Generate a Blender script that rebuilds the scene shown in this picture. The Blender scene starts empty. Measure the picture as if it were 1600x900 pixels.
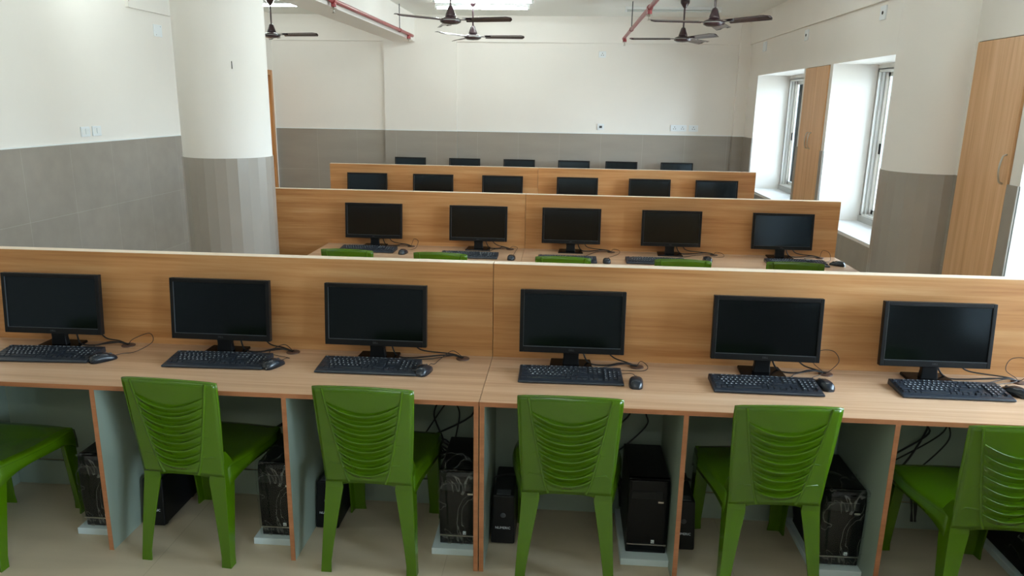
import bpy, math, random
from mathutils import Vector, Matrix
PI = math.pi
SC = bpy.context.scene
COL = SC.collection
random.seed(7)

# ------------------------------------------------------------------ camera
CAM_F, CAM_P, CAM_R, CAM_Y, CAM_H = 1156.53, 0.243598, -0.0160039, 0.0687548, 1.87643
def camera_axes(p, r, y):
    f = Vector((-math.sin(y)*math.cos(p), math.cos(y)*math.cos(p), -math.sin(p)))
    r0 = Vector((math.cos(y), math.sin(y), 0)); d0 = f.cross(r0)
    rt = math.cos(r)*r0 + math.sin(r)*d0
    dn = -math.sin(r)*r0 + math.cos(r)*d0
    return f, rt, dn
cf, cr, cd = camera_axes(CAM_P, CAM_R, CAM_Y)
cam = bpy.data.objects.new('camera', bpy.data.cameras.new('camera')); COL.objects.link(cam)
M = Matrix((cr, -cd, -cf)).transposed().to_4x4(); M.translation = Vector((0, 0, CAM_H))
cam.matrix_world = M
cam.data.sensor_width = 36.0; cam.data.lens = CAM_F/1600*36.0; cam.data.clip_start = 0.05
SC.camera = cam

# ------------------------------------------------------------------ exposure, sky, light levels
SC.view_settings.view_transform = 'Standard'; SC.view_settings.look = 'None'
SC.view_settings.gamma = 1.0; SC.view_settings.use_curve_mapping = False
SC.view_settings.exposure = -0.10
SKY_STRENGTH = 29.0
TUBE_STRENGTH = 66.0
SC.cycles.max_bounces = 10; SC.cycles.diffuse_bounces = 6
SC.cycles.sample_clamp_indirect = 8.0
world = bpy.data.worlds.new('sky'); SC.world = world; world.use_nodes = True
wn, wl = world.node_tree.nodes, world.node_tree.links; wn.clear()
w_out = wn.new('ShaderNodeOutputWorld'); w_bg = wn.new('ShaderNodeBackground')
w_tc = wn.new('ShaderNodeTexCoord'); w_sep = wn.new('ShaderNodeSeparateXYZ'); w_ramp = wn.new('ShaderNodeValToRGB')
wl.new(w_tc.outputs['Generated'], w_sep.inputs[0]); wl.new(w_sep.outputs['Z'], w_ramp.inputs[0])
w_ramp.color_ramp.elements[0].position = 0.0; w_ramp.color_ramp.elements[0].color = (0.55, 0.57, 0.55, 1)
w_ramp.color_ramp.elements[1].position = 0.08; w_ramp.color_ramp.elements[1].color = (0.82, 0.92, 1.0, 1)
wl.new(w_ramp.outputs[0], w_bg.inputs[0]); w_bg.inputs[1].default_value = SKY_STRENGTH
wl.new(w_bg.outputs[0], w_out.inputs[0])

# ------------------------------------------------------------------ main sizes
X_LEFT, X_RIGHT, Y_FAR, Y_NEAR, Z_CEIL = -4.32, 2.52, 10.98, -2.6, 3.08
DADO = 1.475
WIN_Z0, WIN_Z1 = 0.80, 2.295
DESK = 0.75
ROW_Y = [3.21, 5.851, 8.396]              # front face of each partition
PART_TOP = 1.186
SEAM = -0.305

# ------------------------------------------------------------------ materials
def new_mat(name):
    m = bpy.data.materials.new(name); m.use_nodes = True
    return m, m.node_tree.nodes, m.node_tree.links, m.node_tree.nodes['Principled BSDF']
def srgb(r, g, b):
    f = lambda c: (c/255/12.92) if c/255 <= 0.04045 else ((c/255+0.055)/1.055)**2.4
    return (f(r), f(g), f(b), 1)
def plain(name, col, rough=0.5, metal=0.0, spec=0.5, coat=0.0, var=0.0, vscale=20, bump=0.0, bscale=200):
    m, n, l, b = new_mat(name)
    b.inputs['Base Color'].default_value = col; b.inputs['Roughness'].default_value = rough
    b.inputs['Metallic'].default_value = metal; b.inputs['Specular IOR Level'].default_value = spec
    b.inputs['Coat Weight'].default_value = coat
    if var or bump:
        tc = n.new('ShaderNodeTexCoord')
    if var:
        t = n.new('ShaderNodeTexNoise'); t.inputs['Scale'].default_value = vscale; t.inputs['Detail'].default_value = 4
        l.new(tc.outputs['Object'], t.inputs['Vector'])
        r = n.new('ShaderNodeValToRGB'); l.new(t.outputs['Fac'], r.inputs[0])
        r.color_ramp.elements[0].position = 0.3; r.color_ramp.elements[1].position = 0.7
        r.color_ramp.elements[0].color = tuple(c*(1-var) for c in col[:3])+(1,)
        r.color_ramp.elements[1].color = tuple(min(1, c*(1+var)) for c in col[:3])+(1,)
        l.new(r.outputs[0], b.inputs['Base Color'])
    if bump:
        t2 = n.new('ShaderNodeTexNoise'); t2.inputs['Scale'].default_value = bscale; t2.inputs['Detail'].default_value = 3
        l.new(tc.outputs['Object'], t2.inputs['Vector'])
        bp = n.new('ShaderNodeBump'); bp.inputs['Strength'].default_value = bump; bp.inputs['Distance'].default_value = 0.002
        l.new(t2.outputs['Fac'], bp.inputs['Height']); l.new(bp.outputs[0], b.inputs['Normal'])
    return m
def wood(name, dark, mid, light, along='X', rough=0.42, stretch=0.9, across=16.0, spec=0.5):
    m, n, l, b = new_mat(name)
    tc = n.new('ShaderNodeTexCoord'); mp = n.new('ShaderNodeMapping')
    s = {'X': (stretch, across, across), 'Z': (across, across, stretch)}[along]
    mp.inputs['Scale'].default_value = s
    l.new(tc.outputs['Object'], mp.inputs['Vector'])
    t = n.new('ShaderNodeTexNoise'); t.inputs['Scale'].default_value = 1.0; t.inputs['Detail'].default_value = 6
    t.inputs['Roughness'].default_value = 0.62; t.inputs['Distortion'].default_value = 0.35
    l.new(mp.outputs[0], t.inputs['Vector'])
    mp2 = n.new('ShaderNodeMapping'); mp2.inputs['Scale'].default_value = tuple(v*7 if v > 2 else v*2.2 for v in s)
    l.new(tc.outputs['Object'], mp2.inputs['Vector'])
    t2 = n.new('ShaderNodeTexNoise'); t2.inputs['Scale'].default_value = 1.0; t2.inputs['Detail'].default_value = 3
    l.new(mp2.outputs[0], t2.inputs['Vector'])
    mx = n.new('ShaderNodeMath'); mx.operation = 'MULTIPLY_ADD'; mx.inputs[1].default_value = 0.35
    l.new(t2.outputs['Fac'], mx.inputs[0]); l.new(t.outputs['Fac'], mx.inputs[2])
    r = n.new('ShaderNodeValToRGB'); l.new(mx.outputs[0], r.inputs[0])
    r.color_ramp.elements[0].position = 0.48; r.color_ramp.elements[0].color = dark
    r.color_ramp.elements[1].position = 0.90; r.color_ramp.elements[1].color = light
    e = r.color_ramp.elements.new(0.68); e.color = mid
    l.new(r.outputs[0], b.inputs['Base Color'])
    b.inputs['Roughness'].default_value = rough; b.inputs['Specular IOR Level'].default_value = spec
    return m
def tiles(name, col, grout, axis, w, h, offs=(0, 0), rough=0.3, var=0.06):
    # large wall/floor tiles; axis = which two object axes carry the tile pattern
    m, n, l, b = new_mat(name)
    tc = n.new('ShaderNodeTexCoord'); sp = n.new('ShaderNodeSeparateXYZ'); cb = n.new('ShaderNodeCombineXYZ')
    l.new(tc.outputs['Object'], sp.inputs[0])
    l.new(sp.outputs[axis[0]], cb.inputs[0]); l.new(sp.outputs[axis[1]], cb.inputs[1])
    ad = n.new('ShaderNodeVectorMath'); ad.operation = 'ADD'; ad.inputs[1].default_value = (offs[0], offs[1], 0)
    l.new(cb.outputs[0], ad.inputs[0])
    br = n.new('ShaderNodeTexBrick'); br.offset = 0.0; br.squash = 1.0
    br.inputs['Scale'].default_value = 1.0; br.inputs['Brick Width'].default_value = w; br.inputs['Row Height'].default_value = h
    br.inputs['Mortar Size'].default_value = 0.0025; br.inputs['Mortar Smooth'].default_value = 0.3
    br.inputs['Color1'].default_value = col; br.inputs['Color2'].default_value = tuple(c*(1-var) for c in col[:3])+(1,)
    br.inputs['Mortar'].default_value = grout
    l.new(ad.outputs[0], br.inputs['Vector'])
    t = n.new('ShaderNodeTexNoise'); t.inputs['Scale'].default_value = 2.4; t.inputs['Detail'].default_value = 6
    mp = n.new('ShaderNodeMapping'); mp.inputs['Scale'].default_value = (0.6, 3.0, 3.0)
    l.new(tc.outputs['Object'], mp.inputs[0]); l.new(mp.outputs[0], t.inputs['Vector'])
    mr = n.new('ShaderNodeMapRange'); mr.inputs['To Min'].default_value = 1-var; mr.inputs['To Max'].default_value = 1+var
    mr.inputs['From Min'].default_value = 0.3; mr.inputs['From Max'].default_value = 0.7
    l.new(t.outputs['Fac'], mr.inputs[0])
    ml = n.new('ShaderNodeVectorMath'); ml.operation = 'SCALE'
    l.new(br.outputs['Color'], ml.inputs[0]); l.new(mr.outputs[0], ml.inputs['Scale'])
    l.new(ml.outputs[0], b.inputs['Base Color'])
    b.inputs['Roughness'].default_value = rough
    return m
def film(name):
    # thin wrinkled clear wrapping film
    m, n, l, b = new_mat(name)
    out = n['Material Output']
    tc = n.new('ShaderNodeTexCoord'); mp = n.new('ShaderNodeMapping'); mp.inputs['Scale'].default_value = (11, 6, 6)
    l.new(tc.outputs['Object'], mp.inputs[0])
    t = n.new('ShaderNodeTexNoise'); t.inputs['Scale'].default_value = 1.0; t.inputs['Detail'].default_value = 2; t.inputs['Distortion'].default_value = 1.2
    l.new(mp.outputs[0], t.inputs['Vector'])
    # ridge lines: |noise-0.5| small
    a = n.new('ShaderNodeMath'); a.operation = 'SUBTRACT'; a.inputs[1].default_value = 0.5; l.new(t.outputs['Fac'], a.inputs[0])
    ab = n.new('ShaderNodeMath'); ab.operation = 'ABSOLUTE'; l.new(a.outputs[0], ab.inputs[0])
    mr = n.new('ShaderNodeMapRange'); mr.inputs['From Min'].default_value = 0.0; mr.inputs['From Max'].default_value = 0.017
    mr.inputs['To Min'].default_value = 1.0; mr.inputs['To Max'].default_value = 0.0; l.new(ab.outputs[0], mr.inputs[0])
    tr = n.new('ShaderNodeBsdfTransparent'); tr.inputs[0].default_value = (0.95, 0.97, 0.97, 1)
    gl = n.new('ShaderNodeBsdfGlossy'); gl.inputs['Roughness'].default_value = 0.12
    df = n.new('ShaderNodeBsdfDiffuse'); df.inputs[0].default_value = (0.55, 0.58, 0.57, 1)
    bp = n.new('ShaderNodeBump'); bp.inputs['Strength'].default_value = 0.8; bp.inputs['Distance'].default_value = 0.004
    l.new(t.outputs['Fac'], bp.inputs['Height']); l.new(bp.outputs[0], gl.inputs['Normal'])
    m1 = n.new('ShaderNodeMixShader'); m1.inputs[0].default_value = 0.03
    l.new(tr.outputs[0], m1.inputs[1]); l.new(gl.outputs[0], m1.inputs[2])
    sc = n.new('ShaderNodeMath'); sc.operation = 'MULTIPLY_ADD'; sc.inputs[1].default_value = 0.30; sc.inputs[2].default_value = 0.0
    l.new(mr.outputs[0], sc.inputs[0])
    m2 = n.new('ShaderNodeMixShader'); l.new(sc.outputs[0], m2.inputs[0])
    l.new(m1.outputs[0], m2.inputs[1]); l.new(df.outputs[0], m2.inputs[2])
    l.new(m2.outputs[0], out.inputs['Surface'])
    return m
def glass(name):
    m, n, l, b = new_mat(name); out = n['Material Output']
    tr = n.new('ShaderNodeBsdfTransparent'); tr.inputs[0].default_value = (0.86, 0.92, 0.96, 1)
    gl = n.new('ShaderNodeBsdfGlossy'); gl.inputs['Roughness'].default_value = 0.02
    fr = n.new('ShaderNodeFresnel'); fr.inputs[0].default_value = 1.45
    mx = n.new('ShaderNodeMixShader'); l.new(fr.outputs[0], mx.inputs[0]); l.new(tr.outputs[0], mx.inputs[1]); l.new(gl.outputs[0], mx.inputs[2])
    l.new(mx.outputs[0], out.inputs['Surface'])
    return m
def emit(name, col, s):
    m, n, l, b = new_mat(name)
    b.inputs['Base Color'].default_value = (0.9, 0.9, 0.9, 1)
    b.inputs['Emission Color'].default_value = col; b.inputs['Emission Strength'].default_value = s
    return m

MT = {}
MT['plaster'] = plain('cream plaster', srgb(231, 227, 221), 0.75, spec=0.3, var=0.02, vscale=1.2, bump=0.15, bscale=60)
MT['ceil'] = plain('white ceiling paint', srgb(228, 229, 224), 0.8, spec=0.2)
TILE, GROUT = srgb(153, 146, 137), srgb(168, 162, 154)
MT['tile_x'] = tiles('grey wall tile on far wall', TILE, GROUT, ('X', 'Z'), 0.60, 0.60, (0.1, 0.32))
MT['tile_y'] = tiles('grey wall tile on side wall', TILE, GROUT, ('Y', 'Z'), 0.60, 0.60, (0.35, 0.32))
MT['tile_strip'] = plain('grey tile strips', TILE, 0.3, var=0.05, vscale=3)
MT['floor'] = tiles('beige floor tile', srgb(196, 180, 154), srgb(178, 162, 138), ('X', 'Y'), 1.2, 1.2, (0.45, 0.43), rough=0.38, var=0.09)
MT['beech'] = wood('beech laminate panel', srgb(170, 112, 60), srgb(193, 138, 86), srgb(208, 160, 110))
MT['beech_top'] = wood('beech laminate worktop', srgb(176, 137, 104), srgb(194, 157, 125), srgb(208, 176, 146), across=26, rough=0.36)
MT['beech_edge'] = wood('orange beech edge band', srgb(152, 96, 60), srgb(166, 108, 70), srgb(178, 118, 80), rough=0.45)
MT['pale_edge'] = plain('pale edge band', srgb(236, 216, 192), 0.4)
MT['door_wood'] = wood('beech laminate cabinet door', srgb(196, 148, 104), srgb(212, 166, 122), srgb(224, 182, 140), along='Z', across=22)
MT['jamb_wood'] = wood('brown door frame', srgb(170, 116, 66), srgb(190, 134, 82), srgb(202, 148, 96), along='Z')
MT['laminate'] = plain('pale green grey laminate', srgb(150, 164, 150), 0.4)
MT['white_board'] = plain('white board', srgb(206, 220, 222), 0.6)
MT['black'] = plain('black plastic', srgb(15, 16, 18), 0.42, spec=0.28, bump=0.1, bscale=400)
MT['black_gloss'] = plain('glossy black plastic', srgb(11, 11, 13), 0.22, spec=0.18)
MT['blue_black'] = plain('blue black plastic', srgb(31, 38, 48), 0.38)
MT['mouse_shell'] = plain('satin blue black mouse shell', srgb(30, 36, 44), 0.26)
MT['screen'] = plain('dark screen', srgb(8, 9, 11), 0.14, spec=0.55)
MT['screen'].node_tree.nodes['Principled BSDF'].inputs['Specular Tint'].default_value = (0.62, 0.82, 1.0, 1)
MT['lip'] = plain('dark grey bezel highlight and badges', srgb(70, 74, 78), 0.35)  # bezel strip painted as a highlight; also logo and badge grey
MT['legend'] = plain('pale key legends', srgb(232, 240, 246), 0.6)
MT['cable'] = plain('black cable', srgb(20, 20, 23), 0.5)
MT['cord'] = plain('dark brown cord', srgb(40, 32, 30), 0.5)
MT['grommet'] = plain('brown grommet', srgb(86, 62, 52), 0.45)
MT['green'] = plain('green chair plastic', srgb(68, 102, 3), 0.22, spec=0.5, bump=0.05, bscale=300)
MT['maroon'] = plain('dark brown fan paint', srgb(58, 40, 46), 0.25, coat=0.3)
MT['grey_strip'] = plain('grey steel', srgb(150, 152, 152), 0.4, metal=0.6)
MT['steel'] = plain('brushed steel', srgb(200, 196, 188), 0.28, metal=1.0)
MT['red'] = plain('red pipe paint', srgb(140, 52, 56), 0.35)
MT['pvc'] = plain('white electrical plastic', srgb(226, 232, 236), 0.35)
MT['dark'] = plain('dark recess', srgb(24, 22, 20), 0.8)
MT['dark_grey'] = plain('dark grey plastic', srgb(70, 74, 78), 0.5)
MT['alu'] = plain('white window aluminium', srgb(226, 226, 222), 0.4)
MT['sill'] = plain('white sill stone', srgb(226, 226, 226), 0.4)
MT['curb'] = plain('grey sill curb', srgb(172, 172, 170), 0.6)
MT['glass'] = glass('window glass')
MT['film'] = film('clear wrapping film')
MT['tube'] = emit('lit tube', (0.90, 1.0, 0.97, 1), TUBE_STRENGTH)
MT['tube_off'] = plain('unlit tube', srgb(196, 202, 200), 0.3)
MT['white'] = plain('white enamel', srgb(228, 232, 232), 0.35)

# ------------------------------------------------------------------ mesh builder
class B:
    def __init__(s): s.v = []; s.f = []; s.smooth = set()
    def add(s, vs, fs, smooth=False):
        o = len(s.v); s.v += [tuple(p) for p in vs]
        for f in fs:
            if smooth: s.smooth.add(len(s.f))
            s.f.append(tuple(i+o for i in f))
        return s
    def box(s, x0, x1, y0, y1, z0, z1):
        vs = [(x, y, z) for z in (z0, z1) for y in (y0, y1) for x in (x0, x1)]
        return s.add(vs, [(0, 2, 3, 1), (4, 5, 7, 6), (0, 1, 5, 4), (2, 6, 7, 3), (0, 4, 6, 2), (1, 3, 7, 5)])
    def hexa(s, bot, top):
        # two 4-point rings, both counter-clockwise seen from above
        return s.add(list(bot)+list(top), [(3, 2, 1, 0), (4, 5, 6, 7), (0, 1, 5, 4), (1, 2, 6, 5), (2, 3, 7, 6), (3, 0, 4, 7)])
    def loft(s, rings, cap=True, smooth=True, closed=True):
        n = len(rings[0]); vs = [p for r in rings for p in r]; fs = []
        for i in range(len(rings)-1):
            for j in range(n if closed else n-1):
                k = (j+1) % n
                fs.append((i*n+j, i*n+k, (i+1)*n+k, (i+1)*n+j))
        s.add(vs, fs, smooth)
        if cap and closed:
            s.add(rings[0], [tuple(reversed(range(n)))]); s.add(rings[-1], [tuple(range(n))])
        return s
    def lathe(s, prof, n=24, c=(0, 0, 0), smooth=True):
        rings = [[(c[0]+r*math.cos(2*PI*k/n), c[1]+r*math.sin(2*PI*k/n), c[2]+z) for k in range(n)] for r, z in prof]
        return s.loft(rings, True, smooth)
    def tube(s, pts, r, n=6, smooth=True):
        P = [Vector(p) for p in pts]; rings = []; up = None
        for i, p in enumerate(P):
            t = (P[min(i+1, len(P)-1)]-P[max(i-1, 0)])
            if t.length < 1e-9: t = Vector((0, 0, 1))
            t.normalize()
            if up is None:
                up = t.orthogonal().normalized()
            else:
                up = (up - t*up.dot(t))
                up = up.normalized() if up.length > 1e-6 else t.orthogonal().normalized()
            w = t.cross(up)
            rr = r[i] if isinstance(r, (list, tuple)) else r
            rings.append([tuple(p+up*math.cos(2*PI*k/n)*rr+w*math.sin(2*PI*k/n)*rr) for k in range(n)])
        return s.loft(rings, True, smooth)
    def sheet(s, fn, nu, nv, th, smooth=True):
        # solid sheet: fn(u,v)->point, offset along the normal by th
        def nrm(u, v):
            e = 1e-3
            a = Vector(fn(min(u+e, 1), v))-Vector(fn(max(u-e, 0), v)); b = Vector(fn(u, min(v+e, 1)))-Vector(fn(u, max(v-e, 0)))
            c = a.cross(b); return c.normalized() if c.length > 1e-12 else Vector((0, 0, 1))
        A, Bk = [], []
        for i in range(nu+1):
            for j in range(nv+1):
                u, v = i/nu, j/nv; p = Vector(fn(u, v)); A.append(tuple(p)); Bk.append(tuple(p-nrm(u, v)*th))
        m = len(A); w = nv+1; fs = []
        for i in range(nu):
            for j in range(nv):
                a, b, c, d = i*w+j, (i+1)*w+j, (i+1)*w+j+1, i*w+j+1
                fs.append((a, b, c, d)); fs.append((m+d, m+c, m+b, m+a))
        rim = []
        for i in range(nu): rim += [(i*w, m+i*w, m+(i+1)*w, (i+1)*w), ((i+1)*w+nv, m+(i+1)*w+nv, m+i*w+nv, i*w+nv)]
        for j in range(nv): rim += [(j+1, m+j+1, m+j, j), (nu*w+j, m+nu*w+j, m+nu*w+j+1, nu*w+j+1)]
        o = len(s.v); s.add(A+Bk, fs, smooth)
        for f in rim: s.f.append(tuple(i+o for i in f))
        return s
    def xform(s, mat):
        s.v = [tuple(mat @ Vector(p)) for p in s.v]; return s
    def mesh(s, name, mat):
        me = bpy.data.meshes.new(name); me.from_pydata(s.v, [], s.f)
        if s.smooth:
            me.polygons.foreach_set('use_smooth', [i in s.smooth for i in range(len(s.f))])
        if mat: me.materials.append(mat)
        me.update(); return me
    def build(s, name, mat, parent=None, bevel=0.0, seg=2, loc=None, sharp=True):
        o = bpy.data.objects.new(name, s.mesh(name, MT[mat] if isinstance(mat, str) else mat)); COL.objects.link(o)
        if parent: o.parent = parent
        if loc: o.location = loc
        if bevel:
            md = o.modifiers.new('bevel', 'BEVEL'); md.width = bevel; md.segments = seg; md.limit_method = 'ANGLE'; md.angle_limit = 0.9
        return o
def text_mesh(txt, size, depth=0.0003):
    cu = bpy.data.curves.new('text', 'FONT'); cu.body = txt; cu.size = size; cu.align_x = 'CENTER'; cu.align_y = 'CENTER'; cu.extrude = depth; cu.resolution_u = 2
    ob = bpy.data.objects.new('text', cu); COL.objects.link(ob)
    dg = bpy.context.evaluated_depsgraph_get(); me = bpy.data.meshes.new_from_object(ob.evaluated_get(dg))
    vs = [tuple(v.co) for v in me.vertices]; fs = [tuple(p.vertices) for p in me.polygons]
    bpy.data.objects.remove(ob); bpy.data.curves.remove(cu); bpy.data.meshes.remove(me)
    return vs, fs
def tag(o, label, cat, group=None):
    o['label'] = label; o['category'] = cat
    if group: o['group'] = group
    return o
def thing(name, label, cat, loc=(0, 0, 0), rz=0.0, group=None):
    o = bpy.data.objects.new(name, None); COL.objects.link(o); o.location = loc; o.rotation_euler = (0, 0, rz)
    o.empty_display_size = 0.1
    return tag(o, label, cat, group)
def struct(o, label=None):
    o['kind'] = 'structure'
    if label: o['label'] = label
    return o
def copy_tree(o, loc=None, rz=None, label=None, group=None, parent=None):
    c = o.copy(); COL.objects.link(c)
    if parent: c.parent = parent
    for ch in list(o.children): copy_tree(ch, parent=c)
    if loc is not None: c.location = loc
    if rz is not None: c.rotation_euler = (0, 0, rz)
    if label: c['label'] = label
    if group: c['group'] = group
    return c
def spline(pts, n=8):
    P = [Vector(p) for p in pts]; out = []
    for i in range(len(P)-1):
        a, b, c, d = P[max(i-1, 0)], P[i], P[i+1], P[min(i+2, len(P)-1)]
        for k in range(n):
            t = k/n
            out.append(0.5*((2*b)+(c-a)*t+(2*a-5*b+4*c-d)*t*t+(3*b-a-3*c+d)*t**3))
    out.append(P[-1]); return out
ORD = ['leftmost', 'second from the left', 'third from the left', 'fourth from the left', 'fifth from the left', 'rightmost']

# ================================================================== THE ROOM
struct(B().box(X_LEFT-0.3, X_RIGHT+0.6, Y_NEAR-0.2, Y_FAR+0.3, -0.12, 0).build('floor', 'floor'))
struct(B().box(X_LEFT-0.3, X_RIGHT+0.6, Y_NEAR-0.2, Y_FAR+0.3, Z_CEIL, Z_CEIL+0.15).build('ceiling', 'ceil'))
# far wall with ledge beam, pilaster and corner strip
b = B().box(X_LEFT-0.3, X_RIGHT+0.6, Y_FAR+0.04, Y_FAR+0.3, 0, Z_CEIL)
b.box(X_LEFT, X_RIGHT, Y_FAR-0.0, Y_FAR+0.05, 2.725, Z_CEIL)
b.box(-2.66, -1.605, Y_FAR-0.005, Y_FAR+0.05, 0, Z_CEIL)
b.box(2.36, X_RIGHT+0.05, Y_FAR-0.02, Y_FAR+0.05, 0, Z_CEIL)
wf = struct(b.build('wall_far', 'plaster'))
b = B().box(X_LEFT, -2.666, Y_FAR+0.022, Y_FAR+0.05, DADO, DADO+0.012).box(-1.599, 2.354, Y_FAR+0.022, Y_FAR+0.05, DADO, DADO+0.012)
b.box(-2.666, -1.599, Y_FAR-0.020, Y_FAR+0.05, DADO, DADO+0.012).box(2.354, X_RIGHT, Y_FAR-0.035, Y_FAR+0.05, DADO, DADO+0.012)
b.build('dado_lit_edge', 'white', wf)  # white strip imitates the bright lit top edge of the tiles
b = B().box(X_LEFT, -2.66, Y_FAR+0.028, Y_FAR+0.05, 0, DADO).box(-1.605, 2.36, Y_FAR+0.028, Y_FAR+0.05, 0, DADO)
b.box(-2.665, -1.60, Y_FAR-0.015, Y_FAR+0.05, 0, DADO).box(2.355, X_RIGHT, Y_FAR-0.03, Y_FAR+0.05, 0, DADO)
b.build('tile_dado', 'tile_x', wf)
# left wall (door at its far end), with a shallow beam ledge
DY0, DY1, DZ = 9.72, 10.90, 2.30
b = B().box(X_LEFT-0.3, X_LEFT, Y_NEAR, DY0, 0, Z_CEIL).box(X_LEFT-0.3, X_LEFT, DY0, DY1, DZ, Z_CEIL).box(X_LEFT-0.3, X_LEFT, DY1, Y_FAR+0.05, 0, Z_CEIL)
b.box(X_LEFT-0.02, X_LEFT+0.035, 7.35, Y_FAR, 2.735, Z_CEIL)
wlft = struct(b.build('wall_left', 'plaster'))
B().box(X_LEFT-0.02, X_LEFT+0.017, Y_NEAR, DY0-0.02, DADO, DADO+0.010).build('dado_lit_edge', 'white', wlft)  # same painted bright edge along the left wall tiles
B().box(X_LEFT-0.02, X_LEFT+0.012, Y_NEAR, DY0-0.02, 0, DADO).build('tile_dado', 'tile_y', wlft)
# back wall behind the camera
wbk = struct(B().box(X_LEFT-0.3, X_RIGHT+0.6, Y_NEAR-0.2, Y_NEAR, 0, Z_CEIL).build('wall_back', 'plaster'))
B().box(X_LEFT, X_RIGHT, Y_NEAR-0.01, Y_NEAR+0.012, 0, DADO).build('tile_dado', 'tile_x', wbk)
# door leaf and frame in the left wall
dr = struct(B().box(X_LEFT-0.10, X_LEFT-0.06, DY0+0.07, DY1-0.07, 0.01, DZ-0.07).build('door_1', 'door_wood'), 'brown wooden door at the far end of the left wall')
b = B().box(X_LEFT-0.12, X_LEFT+0.03, DY0, DY0+0.07, 0, DZ).box(X_LEFT-0.12, X_LEFT+0.03, DY1-0.07, DY1, 0, DZ).box(X_LEFT-0.12, X_LEFT+0.03, DY0+0.07, DY1-0.07, DZ-0.07, DZ)
b.build('door_frame', 'jamb_wood', dr, bevel=0.004)
b = B()
for hz in (0.35, 1.05, 1.75): b.tube([(X_LEFT-0.02, DY1-0.075, hz-0.06), (X_LEFT-0.02, DY1-0.075, hz+0.06)], 0.009)
b.build('hinge', 'steel', dr)
# ceiling beams
struct(B().box(-2.52, -2.20, Y_NEAR, Y_FAR-0.0, 2.72, Z_CEIL+0.01).build('trim_1', 'plaster'), 'plastered ceiling beam running to the far wall')
# right wall: thick piers, deep window openings
WINS = [(7.57, 5.56), (10.46, 8.46), (4.32, 1.60), (0.60, -1.80)]       # far edge, near edge; third stretched nearer, last added unseen, for more light
XW = X_RIGHT+0.58
b = B()
edges = sorted(WINS)
b.box(X_RIGHT, XW, Y_NEAR, Y_FAR+0.05, WIN_Z1, Z_CEIL).box(X_RIGHT, XW, Y_NEAR, Y_FAR+0.05, 0, WIN_Z0-0.012)
ys = sorted([(n_, f_) for f_, n_ in WINS]); prev = Y_NEAR
CABS = [(7.65, 8.38), (4.42, 4.985)]
for n_, f_ in ys+[(Y_FAR+0.05, None)]:
    cab = [c for c in CABS if c[0] > prev-0.05 and c[1] < n_+0.05]
    if cab:
        c0, c1 = cab[0]
        b.box(X_RIGHT+0.03, XW, prev, n_, WIN_Z0-0.012, WIN_Z1)
        b.box(X_RIGHT, X_RIGHT+0.03, prev, c0, WIN_Z0-0.012, WIN_Z1).box(X_RIGHT, X_RIGHT+0.03, c1, n_, WIN_Z0-0.012, WIN_Z1)
    else:
        b.box(X_RIGHT, XW, prev, n_, WIN_Z0-0.012, WIN_Z1)
    prev = f_
b.box(X_RIGHT-0.03, X_RIGHT+0.01, Y_NEAR, Y_FAR, 2.725, Z_CEIL)
wr = struct(b.build('wall_right', 'plaster'))
b = B(); T = 0.010
prev = Y_NEAR
b.box(X_RIGHT-T, X_RIGHT+0.005, Y_NEAR, CABS[1][0], 0, WIN_Z0-0.03).box(X_RIGHT-T, X_RIGHT+0.005, CABS[1][1], CABS[0][0], 0, WIN_Z0-0.03).box(X_RIGHT-T, X_RIGHT+0.005, CABS[0][1], Y_FAR-0.02, 0, WIN_Z0-0.03)
for n_, f_ in ys+[(Y_FAR-0.02, None)]:
    cab = [c for c in CABS if c[0] > prev-0.05 and c[1] < n_+0.05]
    segs = [(prev, cab[0][0]+0.03), (cab[0][1], n_)] if cab else [(prev, n_)]
    for a_, c_ in segs: b.box(X_RIGHT-T, X_RIGHT+0.005, a_, c_, WIN_Z0-0.03, DADO)
    prev = f_
b.build('tile_dado', 'tile_y', wr)
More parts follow.
